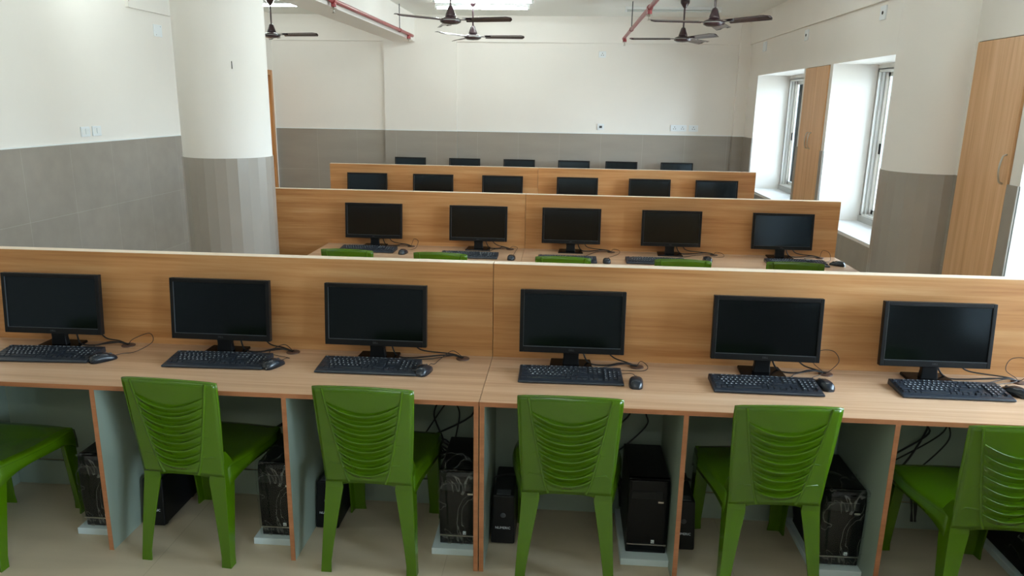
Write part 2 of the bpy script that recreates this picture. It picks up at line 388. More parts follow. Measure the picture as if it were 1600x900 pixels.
# windows: frame with sliding tracks, sashes, glass, sill
def window(i, f_, n_):
    XF = X_RIGHT+0.42
    w = B()
    for k in range(4):                                    # outer frame with four track ribs
        x0 = XF+k*0.035
        for (y0, y1, z0, z1) in ((f_-0.035, f_, WIN_Z0+0.05, WIN_Z1-0.04), (n_, n_+0.035, WIN_Z0+0.05, WIN_Z1-0.04), (n_, f_, WIN_Z1-0.07, WIN_Z1-0.04), (n_, f_, WIN_Z0+0.05, WIN_Z0+0.075)):
            w.box(x0, x0+0.014, y0, y1, z0, z1)
    w.box(XF, XF+0.15, f_-0.012, f_, WIN_Z0+0.05, WIN_Z1-0.04).box(XF, XF+0.15, n_, n_+0.012, WIN_Z0+0.05, WIN_Z1-0.04)
    w.box(XF, XF+0.15, n_, f_, WIN_Z1-0.05, WIN_Z1)
    wo = struct(w.build('window_%d' % i, 'alu'), 'white aluminium sliding window set deep in the right wall')
    B().box(X_RIGHT-0.004, XF, n_, f_, WIN_Z0-0.012, WIN_Z0).build('window_sill', 'sill', wo)
    B().box(XF-0.02, XF+0.15, n_, f_, WIN_Z0, WIN_Z0+0.055).build('sill_curb', 'curb', wo, bevel=0.004)
    L = (f_-n_)/2
    for (y0, y1, k) in ((f_-0.04-L, f_-0.04, 2), (n_+0.04, n_+0.04+L, 1)):
        xs = XF+0.018+k*0.035
        s = B().box(xs, xs+0.02, y0, y0+0.04, WIN_Z0+0.075, WIN_Z1-0.07).box(xs, xs+0.02, y1-0.04, y1, WIN_Z0+0.075, WIN_Z1-0.07)
        s.box(xs, xs+0.02, y0, y1, WIN_Z0+0.075, WIN_Z0+0.115).box(xs, xs+0.02, y0, y1, WIN_Z1-0.11, WIN_Z1-0.07)
        so = s.build('sash', 'alu', wo)
        B().box(xs+0.008, xs+0.012, y0+0.03, y1-0.03, WIN_Z0+0.1, WIN_Z1-0.1).build('pane', 'glass', so)
        B().box(xs-0.012, xs, y1-0.032, y1-0.012, 1.46, 1.56).build('latch', 'black', so)
    g = B()
    for gz in [1.0+0.22*k for k in range(6)]: g.tube([(XF+0.145, n_+0.02, gz), (XF+0.145, f_-0.02, gz)], 0.006)
    g.build('grille', 'alu', wo)
    p = bpy.data.lights.new('window_daylight_portal', 'AREA'); p.shape = 'RECTANGLE'; p.size = WIN_Z1-WIN_Z0; p.size_y = f_-n_
    p.cycles.is_portal = True
    po = bpy.data.objects.new('window_daylight_portal', p); COL.objects.link(po)
    po.location = (XF+0.2, (f_+n_)/2, (WIN_Z0+WIN_Z1)/2); po.rotation_euler = (0, PI/2, 0)
for i, (f_, n_) in enumerate(WINS): window(i+1, f_, n_)
# round columns with tile-strip dado
def column(x, y, r, label, mark=False):
    c = struct(B().lathe([(r, 0), (r, Z_CEIL)], 64, (x, y, 0)).build('column', 'plaster'), label)
    B().lathe([(r+0.008, 0), (r+0.008, DADO), (r-0.01, DADO)], 26, (x, y, 0), smooth=False).build('tile_dado', 'tile_strip', c)
    if mark: B().box(-0.002, 0.002, -0.002, 0.004, 2.08, 2.13).build('slit', 'dark', c, loc=(x+0.185, y-math.sqrt(r*r-0.185**2), 0))
column(-2.48, 5.368, 0.309, 'round cream column on the left with grey tile foot', True)
column(2.49, 5.322, 0.298, 'round cream column against the right wall with grey tile foot')

# ================================================================== DESKS
def desk(label, x0, x1, px0, px1, Y, cells, end_left, end_right, grom, lower_wood=False, partition=True):
    F, T = Y-0.54, 0.019
    d = thing('workstation_desk', label, 'desk', (x0, F, 0))
    L = lambda bb, n_, m_, p_=d, bv=0.0: bb.xform(Matrix.Translation((-x0, -F, 0))).build(n_, m_, p_, bevel=bv)
    top = L(B().box(x0+0.001, x1-0.001, F+0.002, Y-0.001, DESK-T, DESK), 'worktop', 'beech_top')
    L(B().box(x0+0.001, x1-0.001, F, F+0.002, DESK-T, DESK-0.0005), 'edge_band', 'beech_edge', top)
    for gx, gy in grom:
        g = B().lathe([(0.03, 0.0), (0.031, 0.003), (0.028, 0.005), (0.0, 0.005)], 20, (gx, gy, DESK)); L(g, 'cable_grommet', 'grommet', top)
    if partition:
        p = L(B().box(px0+0.0015, px1-0.0015, Y, Y+0.055, 0, PART_TOP-0.002), 'partition', 'beech')
        L(B().box(px0+0.0015, px1-0.0015, Y, Y+0.055, PART_TOP-0.002, PART_TOP), 'top_edge', 'pale_edge', p)
    L(B().box(x0+0.001, x1-0.001, Y-0.02, Y-0.002, 0.13, DESK-T-0.001), 'modesty_panel', 'laminate')
    L(B().box(x0+0.001, x1-0.001, Y-0.03, Y-0.0205, 0.0, 0.128), 'kick_board', 'laminate', bv=0.001)
    for cx in cells:
        if abs(cx-x0) < 0.03: cx = x0+0.0115
        if abs(cx-x1) < 0.03: cx = x1-0.0115
        v = L(B().box(cx-0.0095, cx+0.0095, F+0.003, Y-0.032, 0, DESK-T-0.0005), 'divider', 'laminate')
        L(B().box(cx-0.0095, cx+0.0095, F+0.001, F+0.003, 0, DESK-T-0.0005), 'edge_band', 'beech_edge', v)
    return d
CELLS_L = [-2.694, -1.880, -1.086, -0.305]; CELLS_R = [-0.305, 0.493, 1.278, 2.110]
GROM1 = [(-2.014, 3.163), (-1.223, 3.157), (-0.436, 3.159), (0.345, 3.14), (1.164, 3.144), (1.97, 3.136)]
desk('front beech computer desk left of the seam, three knee bays below', -2.694, SEAM, -2.694, SEAM, ROW_Y[0], CELLS_L, 1, 1, GROM1[:3])
desk('front beech computer desk right of the seam, nearest the windows', SEAM, 2.12, SEAM, 2.12, ROW_Y[0], CELLS_R, 1, 1, GROM1[3:])
GROM2 = [(-1.216, 5.79), (-0.419, 5.79), (0.382, 5.79), (1.181, 5.79), (1.99, 5.79)]
desk('second row beech desk beside the left column, shorter than its partition', -1.914, SEAM, -2.694, SEAM, ROW_Y[1], CELLS_L[1:], 1, 1, GROM2[:2])
desk('second row beech desk right of the seam, ending near the right column', SEAM, 2.125, SEAM, 2.125, ROW_Y[1], CELLS_R, 1, 1, GROM2[2:])
desk('third row beech desk on the left half, in front of the far wall', -2.694, SEAM, -2.694, SEAM, ROW_Y[2], CELLS_L, 1, 1, [])
desk('third row beech desk on the right half, beside the far window', SEAM, 2.10, SEAM, 2.10, ROW_Y[2], CELLS_R, 1, 1, [])
desk('last row desk against the far wall, left half, mostly hidden', -2.55, SEAM, 0, 0, Y_FAR-0.05, [-2.55, -1.88, -1.086, -0.305], 1, 1, [], partition=False)
desk('last row desk against the far wall, right half, mostly hidden', SEAM, 2.10, 0, 0, Y_FAR-0.05, CELLS_R, 1, 1, [], partition=False)

# ================================================================== MONITORS
def make_monitor():
    t = thing('computer_monitor', '', 'monitor')
    W, H, zb = 0.457, 0.277, 0.072
    # tilted head: local plane at y=0, tilt back 5 deg about the bottom edge
    R = Matrix.Translation((0, -0.03, zb)) @ Matrix.Rotation(math.radians(-5), 4, 'X')
    sd, tp, bt = 0.017, 0.017, 0.027
    h = B()
    h.box(-W/2, -W/2+sd, 0, 0.026, 0, H).box(W/2-sd, W/2, 0, 0.026, 0, H)
    h.box(-W/2+sd, W/2-sd, 0, 0.026, 0, bt).box(-W/2+sd, W/2-sd, 0, 0.026, H-tp, H)
    h.box(-W/2+sd, W/2-sd, 0.010, 0.026, bt, H-tp)
    h.hexa([(-0.16, 0.026, 0.03), (0.16, 0.026, 0.03), (0.12, 0.052, 0.05), (-0.12, 0.052, 0.05)], [(-0.16, 0.026, 0.235), (0.16, 0.026, 0.235), (0.12, 0.052, 0.20), (-0.12, 0.052, 0.20)])
    ho = h.xform(R).build('housing', 'black', t, bevel=0.002)
    B().box(-W/2+sd+0.001, W/2-sd-0.001, 0.005, 0.0098, bt+0.001, H-tp-0.001).xform(R).build('screen', 'screen', t)
    l = B().box(-W/2+sd-0.001, W/2-sd+0.001, -0.001, 0.006, bt-0.0012, bt+0.0006).box(-W/2+sd-0.001, -W/2+sd+0.0004, -0.0006, 0.006, bt, H-tp)
    l.xform(R).build('bezel_highlight', 'lip', ho)  # lighter strip paints the line of light on the inner bezel edge
    vs, fs = text_mesh('DELL', 0.011)
    g = B().add(vs, fs).xform(R @ Matrix.Translation((0, -0.0006, 0.014)) @ Matrix.Rotation(PI/2, 4, 'X')); g.build('logo', 'lip', ho)
    n = B()
    n.loft([[(x*0.036, 0.015+y*0.016, 0.010) for x, y in ((-1, -1), (1, -1), (1, 1), (-1, 1))],
            [(x*0.033, 0.014+y*0.013, 0.045) for x, y in ((-1, -1), (1, -1), (1, 1), (-1, 1))],
            [(x*0.042, 0.020+y*0.012, 0.13) for x, y in ((-1, -1), (1, -1), (1, 1), (-1, 1))],
            [(x*0.042, 0.030+y*0.010, 0.20) for x, y in ((-1, -1), (1, -1), (1, 1), (-1, 1))]], smooth=False)
    n.build('stand_neck', 'black', t, bevel=0.004)
    s = B(); s.hexa([(-0.098, -0.062, 0), (0.098, -0.062, 0), (0.09, 0.078, 0), (-0.09, 0.078, 0)], [(-0.096, -0.060, 0.009), (0.096, -0.060, 0.009), (0.088, 0.076, 0.012), (-0.088, 0.076, 0.012)])
    s.build('stand_base', 'black_gloss', t, bevel=0.003)
    return t
mon0 = make_monitor()
MON = []
ROWDEF = [('front desk row', [-2.318, -1.526, -0.817, 0.052, 0.882, 1.586], 3.113, 'monitors on the front desk row'),
          ('second desk row', [-1.506, -0.670, 0.061, 0.833, 1.676], 5.755, 'monitors on the second desk row'),
          ('third desk row', [-2.235, -1.481, -0.697, 0.138, 0.934, 1.663], 8.30, 'monitors on the third desk row'),
          ('desk at the far wall', [-2.272, -1.470, -0.672, 0.121, 0.802, 1.590], 10.86, 'monitors along the far wall')]
MYAW = {(0, 0): 1.0, (0, 4): -0.5, (0, 5): 0.8, (0, 3): 0.6}
ord5 = ['leftmost', 'second from the left', 'middle', 'second from the right', 'rightmost']
for ri, (rn, xs, y, grp) in enumerate(ROWDEF):
    MON.append([])
    for k, x in enumerate(xs):
        o_ = (ord5 if len(xs) == 5 else ORD)[k]
        lab = {0: 'black monitor, full screen visible, on the front desk row, %s',
               1: 'small black monitor on the second desk row, %s of five',
               2: 'monitor half hidden behind the second partition, third desk row, %s',
               3: 'monitor by the far wall, only its top above the third partition, %s'}[ri] % o_
        loc, rz = (x, y, DESK), math.radians(MYAW.get((ri, k), 0))
        m = copy_tree(mon0, loc, rz, lab, grp)
        MON[ri].append(m)
for ch in [c for o in mon0.children for c in o.children]+list(mon0.children)+[mon0]: bpy.data.objects.remove(ch)

# ================================================================== KEYBOARDS
def make_keyboard():
    t = thing('keyboard', '', 'keyboard')
    W, D = 0.442, 0.160
    zt = lambda y: 0.011+(y+D/2)/D*0.016
    b_ = B()
    pts = [(-W/2, -D/2), (W/2, -D/2), (W/2-0.002, D/2), (-W/2+0.002, D/2)]
    b_.hexa([(x, y, 0.002) for x, y in pts], [(x*0.995, y*0.985, zt(y)) for x, y in pts])
    b_.build('body', 'blue_black', t, bevel=0.004)
    sy = lambda r: 0.052-r*0.0188
    def key(bb, x, y, w, h):
        z = zt(y)
        bb.hexa([(x-w/2, y-h/2, z-0.002), (x+w/2, y-h/2, z-0.002), (x+w/2, y+h/2, z-0.002), (x-w/2, y+h/2, z-0.002)],
                [(x-w/2+0.0018, y-h/2+0.002, z+0.0055), (x+w/2-0.0018, y-h/2+0.002, z+0.0055), (x+w/2-0.0018, y+h/2-0.0012, z+0.0065), (x-w/2+0.0018, y+h/2-0.0012, z+0.0065)])
        return (x, y, z+0.0062)
    P = 0.0187; K = 0.0172
    x0 = -W/2+0.0215
    main, nav, arr, num, leg = B(), B(), B(), B(), B()
    def label(c, txt, size=0.0095):
        vs, fs = GL.setdefault((txt, size), text_mesh(txt, size, 0.0001))
        leg.add([(c[0]+x-0.002, c[1]+y*1.0+0.001, c[2]+0.0003+z+y*0.1) for x, y, z in vs], fs)
    GL = {}
    fx = [0, 2, 3, 4, 5, 6.5, 7.5, 8.5, 9.5, 11, 12, 13, 14]
    for i, c in enumerate(fx): label(key(main, x0+c*P, sy(0)+0.004, K, 0.0125), ['Esc', 'F1', 'F2', 'F3', 'F4', 'F5', 'F6', 'F7', 'F8', 'F9', 'F10', 'F11', 'F12'][i], 0.006)
    rows = ['`1234567890-=', 'QWERTYUIOP[]', "ASDFGHJKL;'", 'ZXCVBNM,./']; offs = [0, 1.5, 1.75, 2.25]
    for r, row in enumerate(rows):
        for i, ch in enumerate(row): label(key(main, x0+(offs[r]+i)*P, sy(r+1), K, K), ch)
    for (c0, w, r) in ((0.25, 1.5, 2), (0.375, 1.75, 3), (0.625, 2.25, 4), (13.5, 2, 1), (13.75, 1.5, 2), (13.375, 2.25, 3), (13.125, 2.75, 4),
                       (0.125, 1.25, 5), (1.375, 1.25, 5), (2.625, 1.25, 5), (6.375, 6.25, 5), (10.125, 1.25, 5), (11.375, 1.25, 5), (12.625, 1.25, 5), (13.875, 1.25, 5)):
        key(main, x0+c0*P, sy(r), w*P-0.0015, K)
    for c in range(3):
        label(key(nav, x0+(15.3+c)*P, sy(0)+0.004, K, 0.0125), ['PrS', 'ScL', 'Pau'][c], 0.005)
        for r in (1, 2): label(key(nav, x0+(15.3+c)*P, sy(r), K, K), [['Ins', 'Hom', 'PgU'], ['Del', 'End', 'PgD']][r-1][c], 0.0055)
    for c, r in ((1, 4), (0, 5), (1, 5), (2, 5)): key(arr, x0+(15.3+c)*P, sy(r), K, K)
    for r in range(5):
        for c in range(4 if r < 3 else 3):
            s_ = ['N/*-', '789+', '456+', '123', '0.'][r]
            if r == 4 and c == 2: continue
            k_ = key(num, x0+(18.65+c)*P, sy(r+1), K, K)
            if c < len(s_): label(k_, s_[c])
    key(num, x0+21.65*P, sy(4.5), K, K+0.0187)
    B_ = main.build('main_keys', 'blue_black', t); nav.build('navigation_keys', 'blue_black', t); arr.build('arrow_keys', 'blue_black', t); num.build('number_pad', 'blue_black', t)
    leg.build('key_legends', 'legend', t)
    bd = B().box(0.150, 0.185, 0.066, 0.073, zt(0.07), zt(0.07)+0.0006); bd.build('maker_badge', 'lip', t)
    return t
kb0 = make_keyboard()
KB1 = [(-2.275, 2.975, 3.0), (-1.495, 2.985, 1.8), (-0.822, 2.988, 0.4), (0.050, 2.972, 0.8), (0.853, 2.948, -0.4), (1.607, 2.975, 0.2)]
KB2 = [(-1.515, 5.575, -1), (-0.705, 5.46, 0), (0.035, 5.415, 0), (0.690, 5.44, 0), (1.735, 5.525, 0)]
KBO = []
for ri, (lst, grp) in enumerate(((KB1, 'keyboards on the front desk row'), (KB2, 'keyboards on the second desk row'))):
    for k, (x, y, a) in enumerate(lst):
        lab = ('black full size keyboard with white legends on front desk, %s' % ORD[k]) if ri == 0 else ('black keyboard lying on the second row desk, %s of five' % ord5[k])
        KBO.append(copy_tree(kb0, (x, y, DESK), math.radians(a), lab, grp))
for ch in list(kb0.children)+[kb0]: bpy.data.objects.remove(ch)

# ================================================================== MICE
def make_mouse():
    t = thing('computer_mouse', '', 'mouse')
    W, L, H = 0.062, 0.112, 0.037
    def ring(v, lo, hi):
        out = []
        for k in range(9):
            a = PI*k/8
            out.append((math.cos(a), math.sin(a)))
        return out
    b_ = B(); rings = []
    for i in range(13):
        v = i/12; y = -L/2+L*v
        e = math.sqrt(max(0.0, 1-(2*v-1)**2))
        w = W/2*(0.25+0.75*e**0.6)*(1.0-0.10*math.sin(PI*v)*0.3)
        if i in (0, 12): w = W/2*0.40
        h = H*(0.30+0.70*math.sin(PI*(0.12+0.76*(v**0.75)))) if 0 < i < 12 else H*0.30
        if v > 0.6: h *= 1-0.35*((v-0.6)/0.4)
        rings.append([(w*math.copysign(abs(math.cos(PI*k/10))**0.7, math.cos(PI*k/10)), y, max(0.0, h*math.sin(PI*k/10)**0.7)) for k in range(11)])
    b_.loft(rings); b_.build('shell', 'mouse_shell', t)
    def top(y):
        v = (y+L/2)/L; h = H*(0.30+0.70*math.sin(PI*(0.12+0.76*(v**0.75))))
        return h*(1-0.35*((v-0.6)/0.4)) if v > 0.6 else h
    B().tube([(0, y/1000, top(y/1000)-0.0002) for y in (6, 12, 18, 24, 30, 36, 42, 48)], 0.0007, 5).build('button_seam', 'dark_grey', t)
    w_ = B().lathe([(0.0, -0.0035), (0.009, -0.0035), (0.010, 0), (0.009, 0.0035), (0, 0.0035)], 14)
    w_.xform(Matrix.Translation((0, 0.030, top(0.030)-0.006)) @ Matrix.Rotation(PI/2, 4, 'Y')).build('scroll_wheel', 'dark_grey', t)
    return t
ms0 = make_mouse()
MS1 = [(-2.007, 2.957, -38), (-1.243, 2.971, -22), (-0.579, 2.967, -12), (0.322, 2.925, -4), (1.102, 2.985, 14), (1.868, 2.99, 34)]
MS2 = [(-1.221, 5.506, -8), (-0.381, 5.41, -4), (0.327, 5.397, 0), (1.092, 5.57, 6), (2.035, 5.534, 50)]
MSO = []
for ri, (lst, grp) in enumerate(((MS1, 'mice on the front desk row'), (MS2, 'mice on the second desk row'))):
    for k, (x, y, a) in enumerate(lst):
        lab = ('shiny black wired mouse on front desk, %s' % ORD[k]) if ri == 0 else ('black wired mouse on second row desk, %s of five' % ord5[k])
        MSO.append(copy_tree(ms0, (x, y, DESK), math.radians(a), lab, grp))
for ch in list(ms0.children)+[ms0]: bpy.data.objects.remove(ch)

# cords: parts of the mouse, keyboard or monitor they belong to, run to the desk grommet
def cord(owner, name, pts, r, mat='cable'):
    Mi = (Matrix.Translation(owner.location) @ owner.rotation_euler.to_matrix().to_4x4()).inverted()
    B().tube([Mi @ p for p in spline(pts)], r, 6).build(name, mat, owner)
Z = DESK
LOOPS = [0.075, 0.03, 0.03, 0.035, 0.075, 0.10]
for k in range(6):
    gx, gy = GROM1[k]; mx, my, ma = MS1[k]; kx, ky, ka = KB1[k]; xm = ROWDEF[0][1][k]
    hd = Vector((-math.sin(math.radians(ma)), math.cos(math.radians(ma)), 0)); tip = Vector((mx, my, Z+0.012))+hd*0.052
    if k in (0,):
        lp = [tip, tip+hd*0.03, (gx+0.09, gy-0.09, Z+0.006), (gx+0.13, gy-0.02, Z+0.03), (gx+0.09, gy+0.03, Z+0.055), (gx+0.02, gy+0.012, Z+0.03), (gx, gy, Z+0.007)]
    elif k in (4, 5):
        lp = [tip, tip+hd*0.03, (gx-0.02, gy-0.02, Z+0.015), (gx-0.055, gy+0.012, Z+0.05), (gx-0.03, gy+0.03, Z+0.095), (gx+0.03, gy+0.025, Z+0.10), (gx+0.055, gy+0.012, Z+0.06), (gx+0.02, gy, Z+0.02), (gx, gy, Z+0.007)]
    elif k == 3:
        lp = [tip, (mx-0.01, my+0.075, Z+0.02), (mx-0.06, my+0.11, Z+0.006), (gx-0.09, gy-0.06, Z+0.004), (gx+0.02, gy-0.055, Z+0.004), (gx+0.045, gy-0.02, Z+0.012), (gx+0.02, gy+0.02, Z+0.022), (gx, gy, Z+0.007)]
    else:
        lp = [tip, tip+hd*0.03, (mx+0.03, my+0.10, Z+0.005), (gx-0.10, gy-0.03, Z+0.005), (gx-0.05, gy+0.02, Z+0.03), (gx, gy, Z+0.007)]
    cord(MSO[k], 'mouse_cord', lp, 0.0016, 'cord')
    cord(KBO[k], 'keyboard_cord', [(kx+0.12, ky+0.080, Z+0.012), (kx+0.14, ky+0.115, Z+0.006), (gx-0.14, gy-0.03, Z+0.006), (gx-0.05, gy+0.005, Z+0.012), (gx+0.004, gy+0.004, Z+0.007)], 0.0022, 'cord')
    cord(MON[0][k], 'power_cable', [(xm+0.05, 3.15, Z+0.12), (xm+0.055, 3.165, Z+0.05), (xm+0.085, 3.145, Z+0.008), (xm+0.16, 3.135, Z+0.006), (gx-0.07, gy-0.01, Z+0.02), (gx-0.004, gy+0.002, Z+0.007)], 0.0036)
    cord(MON[0][k], 'video_cable', [(xm+0.14, 3.16, Z+0.14), (xm+0.155, 3.18, Z+0.07), (xm+0.19, 3.175, Z+0.03), (gx-0.05, gy+0.012, Z+0.018), (gx, gy-0.004, Z+0.007)], 0.0034)
for k in range(5):
    gx, gy = GROM2[k]; mx, my, ma = MS2[k]; kx, ky, ka = KB2[k]; xm = ROWDEF[1][1][k]
    hd = Vector((-math.sin(math.radians(ma)), math.cos(math.radians(ma)), 0)); tip = Vector((mx, my, Z+0.012))+hd*0.052
    up = 0.05 if k in (0, 4) else 0.02
    cord(MSO[6+k], 'mouse_cord', [tip, tip+hd*0.04, (gx+0.05, gy-0.09, Z+0.006), (gx+0.06, gy-0.02, Z+up), (gx+0.02, gy+0.01, Z+up*1.2), (gx, gy, Z+0.007)], 0.0018, 'cord')
    cord(KBO[6+k], 'keyboard_cord', [(kx+0.10, ky+0.080, Z+0.012), (kx+0.12, ky+0.12, Z+0.006), (gx-0.12, gy-0.03, Z+0.006), (gx, gy, Z+0.008)], 0.0022, 'cord')
    cord(MON[1][k], 'power_cable', [(xm+0.05, 5.785, Z+0.12), (xm+0.06, 5.80, Z+0.05), (xm+0.09, 5.785, Z+0.010), (xm+0.16, 5.775, Z+0.010), (gx-0.06, gy-0.01, Z+0.02), (gx, gy, Z+0.007)], 0.0036)
    cord(MON[1][k], 'video_cable', [(xm+0.10, 5.79, Z+0.13), (xm+0.11, 5.81, Z+0.06), (xm+0.15, 5.80, Z+0.03), (gx-0.04, gy+0.012, Z+0.016), (gx, gy-0.004, Z+0.007)], 0.0034)

# ================================================================== CHAIRS
def make_chair():
    t = thing('plastic_chair', '', 'chair')
    ZS, ZB, ZT = 0.432, 0.388, 0.806
    yb = lambda v: 0.050-0.046*v                               # back plane leans to the rear as it rises
    hw = lambda v: 0.176+0.018*v                              # half width of the back
    def back(u, v):
        x = 2*u-1
        z = ZB+(ZT-ZB)*v + 0.012*(1-x*x)*v**6 + 0.016*(1-x*x)*(1-v)**6
        y = yb(v) - 0.020*(1-x*x)
        return (x*hw(v), y, z)
    bk = B(); bk.sheet(back, 28, 24, -0.005)
    lip = [Vector(back(0, v/20)) for v in range(3, 20)]+[Vector(back(u/20, 1)) for u in range(0, 21)]+[Vector(back(1, v/20)) for v in range(19, 2, -1)]
    lip = [p+Vector((0, 0.002, 0)) for p in lip]; n_ = len(lip)
    bk.tube(lip, [0.0025+0.0050*min(1, i/8, (n_-1-i)/8) for i in range(n_)], 8)
    low = [Vector(back(0.06+0.88*u/16, 0.0)) for u in range(17)]; bk.tube(low, 0.0045, 6)
    bo = bk.build('backrest', 'green', t)
    def inner(v): return 0.42+0.39*max(0.0, v)**0.75               # edge of the slatted field, as a share of half width
    er = B()
    for sgn in (-1, 1):
        pts = [Vector(back(0.5+sgn*0.5*inner(i/18), i/18))+Vector((0, -0.003, 0)) for i in range(0, 19)]
        er.tube(pts, [0.0065]*19, 6)
    er.build('edge_rib', 'green', bo)
    for k in range(8):
        v0 = 0.852-k*0.0975; sag = 0.105*inner(v0)/0.78
        rows = []; top = []
        for i in range(15):
            s_ = -1+2*i/14; v = v0-sag*(1-s_*s_); u = 0.5+0.5*inner(v0-0.02)*s_*0.98
            p = Vector(back(u, v)); q = Vector(back(u, max(0.01, v-0.0965))); e = 1-0.55*abs(s_)**5
            rows.append([tuple(p+Vector((0, 0.004, 0.004))), tuple(p+Vector((0, -0.0175*e, 0.003))), tuple(p+Vector((0, -0.0165*e, -0.003))), tuple(q+Vector((0, 0.004, 0)))])
            top.append(p+Vector((0, -0.0170*e, 0.0015)))
        sl = B().loft(rows, True, False); sl.tube(top, 0.0026, 6)
        sl.build('slat', 'green', bo)
    for sgn in (-1, 1):
        cr = B()
        B_ = lambda a, v: Vector(back(0.5+sgn*0.5*a, v))+Vector((0, -0.002, 0))
        cr.tube([B_(0.97, 0.43), B_(0.86, 0.435), B_(inner(0.44)+0.02, 0.455)], [0.002, 0.0035, 0.005], 5)
        cr.tube([B_(0.96, 0.165), B_(0.82, 0.225), B_(inner(0.23)+0.02, 0.215)], [0.002, 0.005, 0.006], 5)
        cr.tube([B_(inner(0.44)+0.02, 0.455), B_(inner(0.33)+0.01, 0.34), B_(inner(0.23)+0.02, 0.215)], 0.004, 5)
        cr.build('gusset', 'green', bo)
    # seat: dished top, rolled waterfall edge, arched skirt
    SY0, SY1 = 0.060, 0.492; SW0, SW1 = 0.186, 0.224
    def seat(u, v):
        x = 2*u-1; yv = 2*v-1
        m = max(abs(x), abs(yv)); w = SW0+(SW1-SW0)*min(1, v*1.5)
        cx = x*math.sqrt(max(0, 1-0.16*yv*yv)); cy = yv*math.sqrt(max(0, 1-0.16*x*x))
        z = ZS-0.012*(1-x*x)*(1-yv*yv)
        if m > 0.86: z -= 0.014*((m-0.86)/0.14)**2
        if yv > 0.5: z -= 0.008*((yv-0.5)/0.5)**2
        return (cx*w*1.04, SY0+(SY1-SY0)*(0.5+0.5*cy*1.04), z)
    st = B(); st.sheet(seat, 28, 28, 0.006)
    per = [(i/20, 0) for i in range(20)]+[(1, i/20) for i in range(20)]+[(1-i/20, 1) for i in range(20)]+[(0, 1-i/20) for i in range(20)]
    top_r, bot_r, mid_r = [], [], []
    for (u, v) in per:
        p = Vector(seat(u, v)); x, yv = 2*u-1, 2*v-1
        a = min(abs(x), abs(yv)); dep = 0.034+0.055*a**3
        o_ = Vector((p.x, p.y-0.27, 0)).normalized()
        if yv < -0.99: o_ *= 0.2
        top_r.append(tuple(p+Vector((0, 0, -0.001)))); mid_r.append(tuple(p+o_*0.005+Vector((0, 0, -dep*0.5)))); bot_r.append(tuple(p+o_*0.006+Vector((0, 0, -dep))))
    in_b = [(p[0]*0.965, 0.27+(p[1]-0.27)*0.965, p[2]) for p in bot_r]
    in_t = [(p[0]*0.955, 0.27+(p[1]-0.27)*0.955, p[2]-0.004) for p in top_r]
    st.loft([top_r, mid_r, bot_r, in_b, in_t], False, True)
    st.build('seat', 'green', t)
    # legs: L sections that taper down and flare outwards; the rear ones run up flush with the back
    def leg(sx, front):
        N = 12; rings = []; zt_ = 0.425 if front else 0.50
        for i in range(N):
            q = i/(N-1); z = zt_*(1-q); th = 0.008
            if front:
                w = 0.058+0.022*(1-q)**1.1; d = 0.045+0.03*(1-q)**1.5; x = 0.215-0.001*q; y = 0.468+0.034*q
            else:
                g = (z-ZB)/(ZT-ZB)
                x = 0.199-0.021*min(1, z/ZB) if z < ZB else hw(g)+0.001
                y = 0.0+0.048*(z/ZB)**1.1 if z < ZB else yb(g)-0.0015
                w = 0.038+0.038*min(1, z/ZB)**1.3 if z < ZB else 0.076*(1-(z-ZB)/(zt_-ZB))+0.004
                d = 0.036+0.045*min(1, z/0.42) if z < 0.42 else 0.081*(1-0.75*(z-0.42)/(zt_-0.42))
            if i == N-1: w += 0.005; d += 0.006
            dy = -1 if front else 1
            sec = [(0, 0), (-w, 0.001), (-w, th), (-th-0.004, th+0.004), (-th, d), (0, d)]
            rings.append([(sx*(x+a), y+dy*c, z) for a, c in sec])
        if (sx > 0) != front: rings = [list(reversed(r)) for r in rings]
        rings.reverse()
        B().loft(rings, True, False).build('leg', 'green', t, bevel=0.0025)
    for f_ in (False, True):
        for s_ in (-1, 1): leg(s_, f_)
    return t
ch0 = make_chair()
CH1 = [(-2.425, 2.49, -3), (-1.517, 2.605, -4), (-0.748, 2.605, -1), (0.047, 2.60, 0), (0.850, 2.60, 3), (1.635, 2.50, 1)]
LC1 = ['green plastic chair cut off by the left edge, only seat and legs showing', 'green plastic chair with slatted back at the second bay of the front desk', 'green plastic chair just left of the front desk seam',
       'green plastic chair just right of the front desk seam', 'green plastic chair at the second bay right of the front desk seam', 'green plastic chair at the right end of the front desk, back cut by frame']
CH2 = [(-1.590, 5.265, -3), (-0.890, 5.24, -3), (0.004, 5.225, -2), (0.86, 5.25, -3), (1.652, 5.27, -4)]
for k, (x, y, a) in enumerate(CH1): copy_tree(ch0, (x, y, 0), math.radians(a), LC1[k], 'green chairs at the front desk row')
for k, (x, y, a) in enumerate(CH2): copy_tree(ch0, (x, y, 0), math.radians(a), 'green chair top showing above the front partition, second row, %s of five' % ord5[k], 'green chairs at the second desk row')
for ch in [c for o in ch0.children for c in o.children]+list(ch0.children)+[ch0]: bpy.data.objects.remove(ch)

